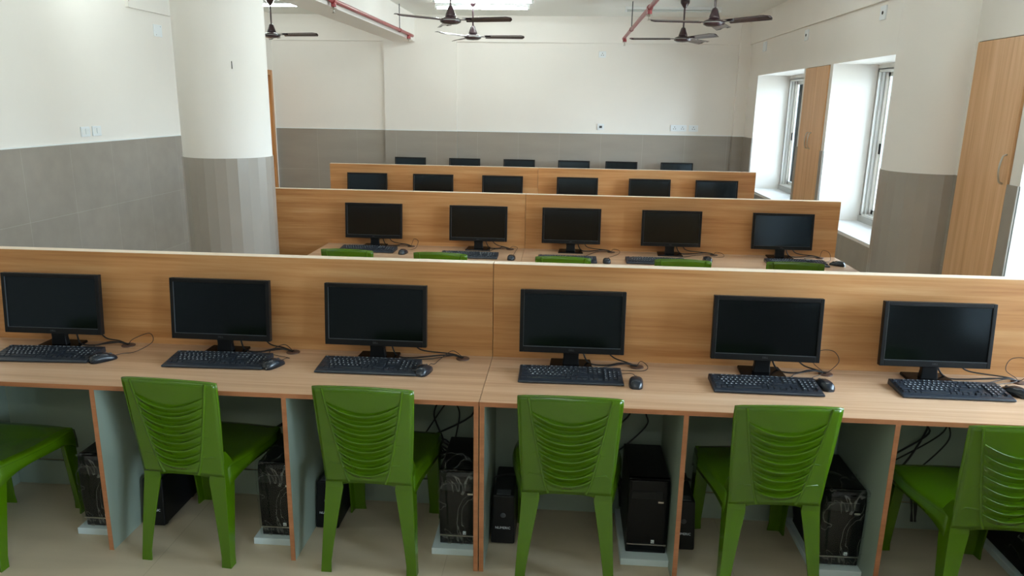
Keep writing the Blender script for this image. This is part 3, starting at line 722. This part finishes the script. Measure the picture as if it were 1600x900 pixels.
# ================================================================== COMPUTER TOWERS, PLINTHS, UPS
def make_tower(wrapped):
    t = thing('computer_tower', '', 'computer tower')
    W, D, H = 0.168, 0.340, 0.345
    B().box(-W/2, W/2, 0.012, D, 0.0, H).build('case', 'black', t, bevel=0.004)
    f = B(); rings = []
    prof = [(0.030, 0.0), (0.012, 0.012), (0.002, 0.05), (-0.004, 0.17), (-0.004, 0.29), (0.004, H-0.006), (0.016, H)]
    for yy, zz in prof: rings.append([(-W/2, 0.03, zz), (-W/2, yy+0.006, zz), (-W/2+0.012, yy, zz), (W/2-0.012, yy, zz), (W/2, yy+0.006, zz), (W/2, 0.03, zz)])
    f.loft(rings, True, False)
    fo = f.build('front_panel', 'black_gloss', t, bevel=0.002)
    B().box(-W/2+0.002, W/2-0.002, -0.0035, 0.004, 0.046, 0.049).build('trim_line', 'steel', fo)
    B().box(-W/2+0.012, W/2-0.03, -0.0065, 0.0, 0.262, 0.296).build('optical_drive', 'black', fo, bevel=0.001)
    B().box(W/2-0.046, W/2-0.024, -0.007, 0.0, 0.246, 0.252).build('power_button', 'steel', fo)
    lg = B().box(0.018, 0.031, -0.0068, -0.002, 0.058, 0.071).build('logo', 'legend', fo)
    vs, fs = text_mesh('hp', 0.011); B().add(vs, fs).xform(Matrix.Translation((0.0245, -0.0071, 0.0645)) @ Matrix.Rotation(PI/2, 4, 'X')).build('logo_letters', 'black', lg)
    if wrapped:
        p = B(); d = 0.006; rings = []
        for zz, e in ((0.012, 0.002), (0.03, 0.006), (0.12, 0.007), (0.24, 0.009), (0.31, 0.010), (H+0.006, 0.009), (H+0.010, 0.0)):
            rings.append([(-W/2-e, 0.16, zz), (-W/2-e, 0.02, zz), (-W/2-e*0.6+0.004, -0.008-e, zz), (-W/6, -0.010-e*1.1, zz), (W/6, -0.009-e, zz), (W/2+e*0.6-0.004, -0.008-e, zz), (W/2+e, 0.02, zz), (W/2+e, 0.16, zz)])
        p.loft(rings, False, True, closed=False)
        p.add([r for r in (rings[-1])], [tuple(range(8))])
        p.build('wrapping_film', 'film', t)
    return t
tw_w, tw_p = make_tower(True), make_tower(False)
TOW = [(-1.984, 2.785, True), (-1.185, 2.79, True), (-0.404, 2.80, True), (0.392, 2.812, False), (1.180, 2.80, True), (2.010, 2.79, True)]
TL = ['black computer tower in wrinkled clear film, leftmost bay beside the chair', 'black computer tower in clear film, second bay under the front desk', 'black computer tower in clear film, just left of the centre divider',
      'black computer tower without any film, glossy front showing', 'black computer tower in clear film, second bay right of the centre divider', 'dark computer tower at the far right end under the front desk']
for k, (x, y, w_) in enumerate(TOW):
    copy_tree(tw_w if w_ else tw_p, (x, y, 0.031), 0, TL[k], 'computer towers under the front desk row')
for o in (tw_w, tw_p):
    for ch in [c2 for c in o.children for c1 in c.children for c2 in c1.children]+[c1 for c in o.children for c1 in c.children]+list(o.children)+[o]: bpy.data.objects.remove(ch)
pl0 = B().box(-0.102, 0.102, 0, 0.40, 0, 0.0305).mesh('tower_plinth', MT['white_board'])
PL = ['under the film-wrapped tower in the leftmost bay', 'under the tower in the second bay', 'under the tower left of the centre divider', 'under the unwrapped tower', 'under the wrapped tower right of centre', 'at the far right end under the desk']
for k, (x, y, w_) in enumerate(TOW):
    o = bpy.data.objects.new('tower_plinth', pl0); COL.objects.link(o); o.location = (x-0.012 if k < 3 else x-0.006, 2.772, 0)
    md = o.modifiers.new('bevel', 'BEVEL'); md.width = 0.002; md.segments = 1
    tag(o, 'white board plinth '+PL[k], 'plinth', 'white plinths under the towers')
def make_ups():
    t = thing('power_backup_unit', '', 'ups')
    W, D, H = 0.105, 0.30, 0.225
    b_ = B()
    b_.hexa([(-W/2, 0, 0.004), (W/2, 0, 0.004), (W/2, D, 0.004), (-W/2, D, 0.004)], [(-W/2+0.006, 0.022, H), (W/2-0.006, 0.022, H), (W/2-0.006, D-0.006, H), (-W/2+0.006, D-0.006, H)])
    bo = b_.build('case', 'black', t, bevel=0.008, seg=3)
    Rf = Matrix.Translation((0, 0.0065, 0.078)) @ Matrix.Rotation(PI/2-math.atan(0.022/H), 4, 'X')
    vs, fs = text_mesh('NUMERIC', 0.0155); B().add(vs, fs).xform(Rf).build('maker_lettering', 'legend', bo)
    B().lathe([(0.011, 0), (0.012, 0.004), (0.009, 0.006), (0, 0.006)], 16).xform(Matrix.Translation((0.0, 0.0165, 0.135)) @ Matrix.Rotation(PI/2, 4, 'X')).build('power_button', 'dark_grey', bo)
    B().box(-0.030, 0.030, 0.03, 0.07, H-0.002, H+0.003).build('top_label', 'dark_grey', bo)
    B().tube(spline([(-0.04, 0.20, H-0.002), (-0.045, 0.13, H+0.03), (0.0, 0.10, H+0.06), (0.045, 0.16, H+0.03), (0.045, D+0.01, H-0.05), (0.04, D+0.015, 0.05)]), 0.004).build('power_cord', 'cable', t)
    f = B()
    for x_ in (-0.04, 0.04):
        for y_ in (0.03, D-0.03): f.box(x_-0.008, x_+0.008, y_-0.008, y_+0.008, 0, 0.006)
    f.build('feet', 'black', t)
    return t
up0 = make_ups()
UPS = [(-1.800, 2.862, 0), (-1.020, 2.915, 0), (-0.222, 2.872, 0), (0.56, 2.90, 0), (1.345, 2.90, 0)]
UL = ['behind the left rear leg of the second chair', 'left of the third chair under the desk', 'right of the centre divider with cable looping above', 'beside the divider right of the unwrapped tower', 'in the dark behind the last divider on the right']
for k, (x, y, a) in enumerate(UPS): copy_tree(up0, (x, y, 0), math.radians(a), 'black battery backup box '+UL[k], 'battery backup boxes under the front desk')
for ch in [c for o in up0.children for c in o.children]+list(up0.children)+[up0]: bpy.data.objects.remove(ch)
# loose cable bundles hanging under the worktop
BAYS = [(-1.95, 'leftmost bay'), (-1.20, 'second bay'), (-0.47, 'bay left of the centre divider'), (0.30, 'bay with the unwrapped tower'), (1.08, 'bay behind the second last chair'), (1.62, 'bay under the right end')]
for k, (x, nm) in enumerate(BAYS):
    rnd = random.Random(30+k); b_ = B()
    for j in range(4):
        x0 = x+rnd.uniform(-0.03, 0.05); pts = [(x0+0.07, 3.165, 0.728)]
        z = 0.70; xx = x0+0.05
        for q in range(3):
            z -= rnd.uniform(0.05, 0.11); xx += rnd.uniform(-0.055, 0.03); pts.append((xx, 3.15+rnd.uniform(-0.02, 0.012), z))
        cx, cz = x-0.12+rnd.uniform(-0.03, 0.03), 0.30+rnd.uniform(-0.03, 0.04)
        for q in range(7):
            a = q*1.05+j; pts.append((cx+0.085*math.cos(a)+rnd.uniform(-0.015, 0.015), 3.13+0.03*math.sin(a*0.7), cz+0.032*math.sin(a)+rnd.uniform(-0.01, 0.01)))
        pts.append((cx+0.12, 3.155, 0.20)); pts.append((cx+0.14, 3.14, 0.06))
        b_.tube(spline(pts, 6), 0.0045 if j % 2 else 0.0036, 6)
    tag(b_.build('cable_bundle', 'cable'), 'black cables hanging tangled under the front desk, '+nm, 'cables', 'cable bundles under the front desk')

# ================================================================== WALL CABINETS
def cabinet(y0, y1, leaves, label, z0=0.02, hand='near'):
    t = thing('wall_cabinet', label, 'cabinet', (X_RIGHT, y0, 0))
    W = y1-y0
    B().box(0.012, 0.028, 0.004, W-0.004, z0, WIN_Z1+0.02-0.006).build('shadow_gap_backing', 'dark', t)  # dark sheet behind the doors paints the shadow in the gaps
    w = (W-0.012)/leaves
    for i in range(leaves):
        a = 0.006+i*w
        d = B().box(-0.012, 0.010, a+0.0015, a+w-0.0015, z0+0.004, WIN_Z1-0.006).build('door', 'door_wood', t, bevel=0.0015)
        hy = a+0.045 if (leaves == 1 or i == 1) else a+w-0.045
        pts = [(-0.012, hy, 1.475), (-0.034, hy, 1.49), (-0.044, hy, 1.555), (-0.034, hy, 1.625), (-0.012, hy, 1.64)]
        B().tube(spline(pts), [0.0055]*33, 8).build('handle', 'steel', d)
    return t
cabinet(7.65, 8.38, 2, 'tall beech wall cabinet with two doors between the two far windows')
cabinet(4.42, 4.985, 1, 'tall beech wall cabinet right of the right column, steel bow handle')

# ================================================================== FANS
def make_fan():
    t = thing('ceiling_fan', '', 'ceiling fan')
    # origin at ceiling; hub near z=-0.46
    B().lathe([(0.0, 0), (0.055, -0.0), (0.052, -0.03), (0.022, -0.075), (0.014, -0.085), (0, -0.085)], 20).build('ceiling_canopy', 'maroon', t)
    B().lathe([(0.0105, -0.05), (0.0105, -0.36)], 10).build('down_rod', 'maroon', t)
    B().lathe([(0.0, -0.30), (0.020, -0.30), (0.028, -0.315), (0.034, -0.335), (0.048, -0.375), (0.054, -0.398), (0, -0.398)], 22).build('lower_canopy', 'maroon', t)
    m = B().lathe([(0.0, -0.398), (0.060, -0.400), (0.092, -0.414), (0.104, -0.432), (0.098, -0.448), (0.068, -0.462), (0.0, -0.468)], 28); mo = m.build('motor_housing', 'maroon', t)
    B().lathe([(0.100, -0.424), (0.1052, -0.428), (0.1052, -0.432), (0.100, -0.436)], 28).build('chrome_band', 'grey_strip', mo)
    for k in range(3):
        R = Matrix.Rotation(2*PI*k/3, 4, 'Z')
        bl = B()
        def f(u, v):
            r = 0.145+0.475*u; w = (0.062+0.012*u)*(1 if u < 0.94 else math.sqrt(max(0.05, 1-((u-0.94)/0.06)**2*0.8)))
            s = 2*v-1
            return (r, s*w, -0.428+0.012*(1-s*s)-s*w*0.19)
        bl.sheet(f, 16, 8, 0.004); bl.xform(R); bo = bl.build('blade', 'maroon', t)
        br = B().box(0.075, 0.21, -0.022, 0.022, -0.432, -0.424); br.xform(R).build('blade_bracket', 'maroon', bo, bevel=0.002)
    return t
fan0 = make_fan()
FANS = [(-1.153, 7.5, 0, -15, 'dark fan second from the left, hanging in front of the lit tube'), (-1.16, 9.3, 0, -3, 'middle dark fan, hanging lower in view below the lit tube'),
        (1.353, 7.5, 0, -50, 'rightmost dark fan with one blade reaching towards the windows'), (1.33, 9.3, 0, -64, 'dark fan hanging behind the rightmost fan, near the far wall'), (-3.636, 9.3, 0, -12, 'leftmost dark fan, half hidden by the left column')]
for x, y, z, a, lab in FANS:
    copy_tree(fan0, (x, y, Z_CEIL), math.radians(a), lab.replace('dark fan', 'dark brown ceiling fan'), 'dark ceiling fans')
for ch in [c for o in fan0.children for c in o.children]+list(fan0.children)+[fan0]: bpy.data.objects.remove(ch)

# ================================================================== TUBE LIGHTS
def make_tube(lit):
    t = thing('tube_light', '', 'tube light')
    B().box(-0.59, 0.59, -0.035, 0.035, -0.034, 0).build('batten', 'white', t, bevel=0.004)
    for s_ in (-1, 1):
        B().box(s_*0.577-0.013, s_*0.577+0.013, -0.03, 0.03, -0.062, -0.034).build('end_cap', 'white', t, bevel=0.002)
    B().tube([(-0.565, 0, -0.049), (0.565, 0, -0.049)], 0.0135, 12).build('tube', 'tube' if lit else 'tube_off', t)
    return t
tl, to_ = make_tube(True), make_tube(False)
TUBES = [(-1.10, 9.75, 'lit white tube light above the left pair of fans'), (-1.02, 9.15, 'lit tube light at the top edge, nearer of the two centre lit tubes'), (-3.95, 9.6, 'lit white tube light at the top beside the left column'),
         (-3.6, 6.6, 'added unseen tube light above the left wall'), (-1.1, 6.4, 'added unseen tube light over the second row, left'), (1.4, 6.4, 'added unseen tube light over the second row, right'),  # this and the next two lines: unseen tubes added as fill light
         (-3.6, 4.2, 'added unseen tube light between left wall and left column'), (-1.1, 4.0, 'added unseen tube light behind the front partition, left'), (1.7, 3.8, 'added unseen tube light behind the front partition, right'),
         (0.2, -1.2, 'added unseen tube light behind the viewer'), (-2.5, 0.6, 'added unseen tube light in front of the front desk, far left'), (-0.6, 0.6, 'added unseen tube light in front of the front desk, near the middle')]
for x, y, lab in TUBES: copy_tree(tl, (x, y, Z_CEIL), 0, lab, 'ceiling tube lights')
copy_tree(to_, (1.27, 9.9, Z_CEIL), 0, 'unlit tube light on the ceiling above the right fans', 'ceiling tube lights')
for o in (tl, to_):
    for ch in list(o.children)+[o]: bpy.data.objects.remove(ch)

# ================================================================== SPRINKLER PIPES
def pipe(x, y_end, tees, hangers, label, zp=2.765):
    t = thing('sprinkler_pipe', label, 'sprinkler pipe', (x, y_end, zp))
    B().tube(spline([(0, Y_NEAR+0.02-y_end, 0), (0, -4, 0), (0, -0.06, 0), (0, -0.015, -0.006), (0, 0, -0.03), (0, 0, -0.055)], 6), 0.021, 10).build('pipe', 'red', t)
    for ty in [0.0]+tees:
        h = B()
        if ty: h.tube([(0, ty-0.04, 0), (0, ty+0.04, 0)], 0.029, 10); h.tube([(0, ty, 0), (0, ty, -0.055)], 0.024, 10)
        else: h.tube([(0, 0, -0.03), (0, 0, -0.06)], 0.026, 10)
        ho = h.build('fitting', 'red', t)
        s_ = B().lathe([(0.006, -0.055), (0.010, -0.062), (0.034, -0.064), (0.034, -0.067), (0.010, -0.069), (0.007, -0.105), (0.018, -0.107), (0.018, -0.110), (0, -0.110)], 12, (0, ty, 0)); s_.build('sprinkler_head', 'steel', ho)
    for hy in hangers:
        B().tube([(0, hy, 0.02), (0, hy, Z_CEIL-zp)], 0.006, 6).build('hanger_rod', 'dark_grey', t)
        B().tube([(0, hy-0.012, 0), (0, hy+0.012, 0)], 0.027, 10).build('pipe_clip', 'red', t)
    return t
pipe(-2.155, 10.33, [-3.30, -6.6], [-0.55, -5.0], 'red sprinkler pipe running beside the ceiling beam on the left')
pipe(0.735, 10.47, [-3.08, -6.2], [-1.05, -5.5], 'red sprinkler pipe hung free between the fans, right of centre')

# ================================================================== WALL PLATES
def plate(label, cat, name, loc, face, w, h, kind):
    rz = {'far': 0, 'left': PI/2, 'right': -PI/2}[face]
    t = thing(name, label, cat, loc, rz)
    fr = B().box(-w/2, w/2, -0.012, 0, -h/2, h/2).build('cover_plate', 'pvc', t, bevel=0.003)
    if kind == 'switch':
        B().box(-w*0.05, w*0.32, -0.018, -0.012, -h*0.25, h*0.3).build('rocker_switch', 'white', t, bevel=0.002)
        B().box(-w*0.40, -w*0.12, -0.013, -0.012, -h*0.3, h*0.3).build('socket_face', 'white', t)
    elif kind == 'socket':
        s_ = B()
        n_ = max(1, round(w/0.11))
        for i in range(n_):
            cx = -w/2+w*(i+0.5)/n_
            for dx, dz in ((0, 0.016), (-0.014, -0.010), (0.014, -0.010)): s_.lathe([(0.0055, 0), (0.0055, 0.0014), (0, 0.0014)], 10).v
            for dx, dz in ((0, 0.016), (-0.014, -0.010), (0.014, -0.010)):
                s_.box(cx+dx-0.005, cx+dx+0.005, -0.0135, -0.012, dz-0.005, dz+0.005)
        s_.v = s_.v[-8*3*n_:] if False else s_.v
        s_.build('socket_holes', 'dark', t)
        B().box(w/2-0.032, w/2-0.012, -0.016, -0.012, -h*0.25, h*0.25).build('rocker_switch', 'white', t, bevel=0.002)
    elif kind == 'data':
        B().box(-0.02, 0.02, -0.014, -0.012, -0.016, 0.016).build('data_jack', 'dark_grey', t)
    elif kind == 'fan_box':
        B().lathe([(0.014, 0), (0.014, 0.003), (0, 0.003)], 14).xform(Matrix.Translation((0, -0.012, 0)) @ Matrix.Rotation(PI/2, 4, 'X')).build('knockout', 'dark', t)
    elif kind == 'blank':
        s_ = B()
        for dx, dz in ((w*0.3, h*0.36), (-w*0.3, -h*0.36)): s_.box(dx-0.004, dx+0.004, -0.0135, -0.012, dz-0.004, dz+0.004)
        s_.build('screw', 'grey_strip', t)
    return t
plate('white switch plate, left of the pair low on the left wall', 'switch', 'switch_plate', (X_LEFT, 6.50, 1.575), 'left', 0.125, 0.088, 'switch')
plate('white switch plate, right of the pair low on the left wall', 'switch', 'switch_plate', (X_LEFT, 6.665, 1.577), 'left', 0.125, 0.088, 'switch')
plate('white blank plate high on the left wall beside the column', 'cover plate', 'blank_plate', (X_LEFT, 7.90, 2.565), 'left', 0.15, 0.12, 'blank')
YW = Y_FAR+0.04
plate('white socket plate high on the far wall under the ledge', 'socket', 'socket_plate', (0.47, YW, 2.575), 'far', 0.10, 0.085, 'socket')
plate('small white data socket just above the far wall tiles', 'socket', 'data_socket', (0.488, YW, 1.575), 'far', 0.092, 0.088, 'data')
plate('long white double socket plate above the far wall tiles', 'socket', 'socket_plate', (1.60, YW, 1.576), 'far', 0.225, 0.088, 'socket')
plate('short white socket plate right of the long one on the far wall', 'socket', 'socket_plate', (1.812, YW, 1.576), 'far', 0.13, 0.088, 'socket')
plate('white junction plate on the right wall above the far window', 'junction box', 'junction_plate', (X_RIGHT, 10.22, 2.645), 'right', 0.16, 0.12, 'blank')
plate('white junction box with dark hole above the far wall cabinet', 'junction box', 'junction_box', (X_RIGHT, 8.50, 2.636), 'right', 0.11, 0.11, 'fan_box')
plate('white junction box with dark hole above the nearer far window', 'junction box', 'junction_box', (X_RIGHT, 6.52, 2.636), 'right', 0.11, 0.11, 'fan_box')
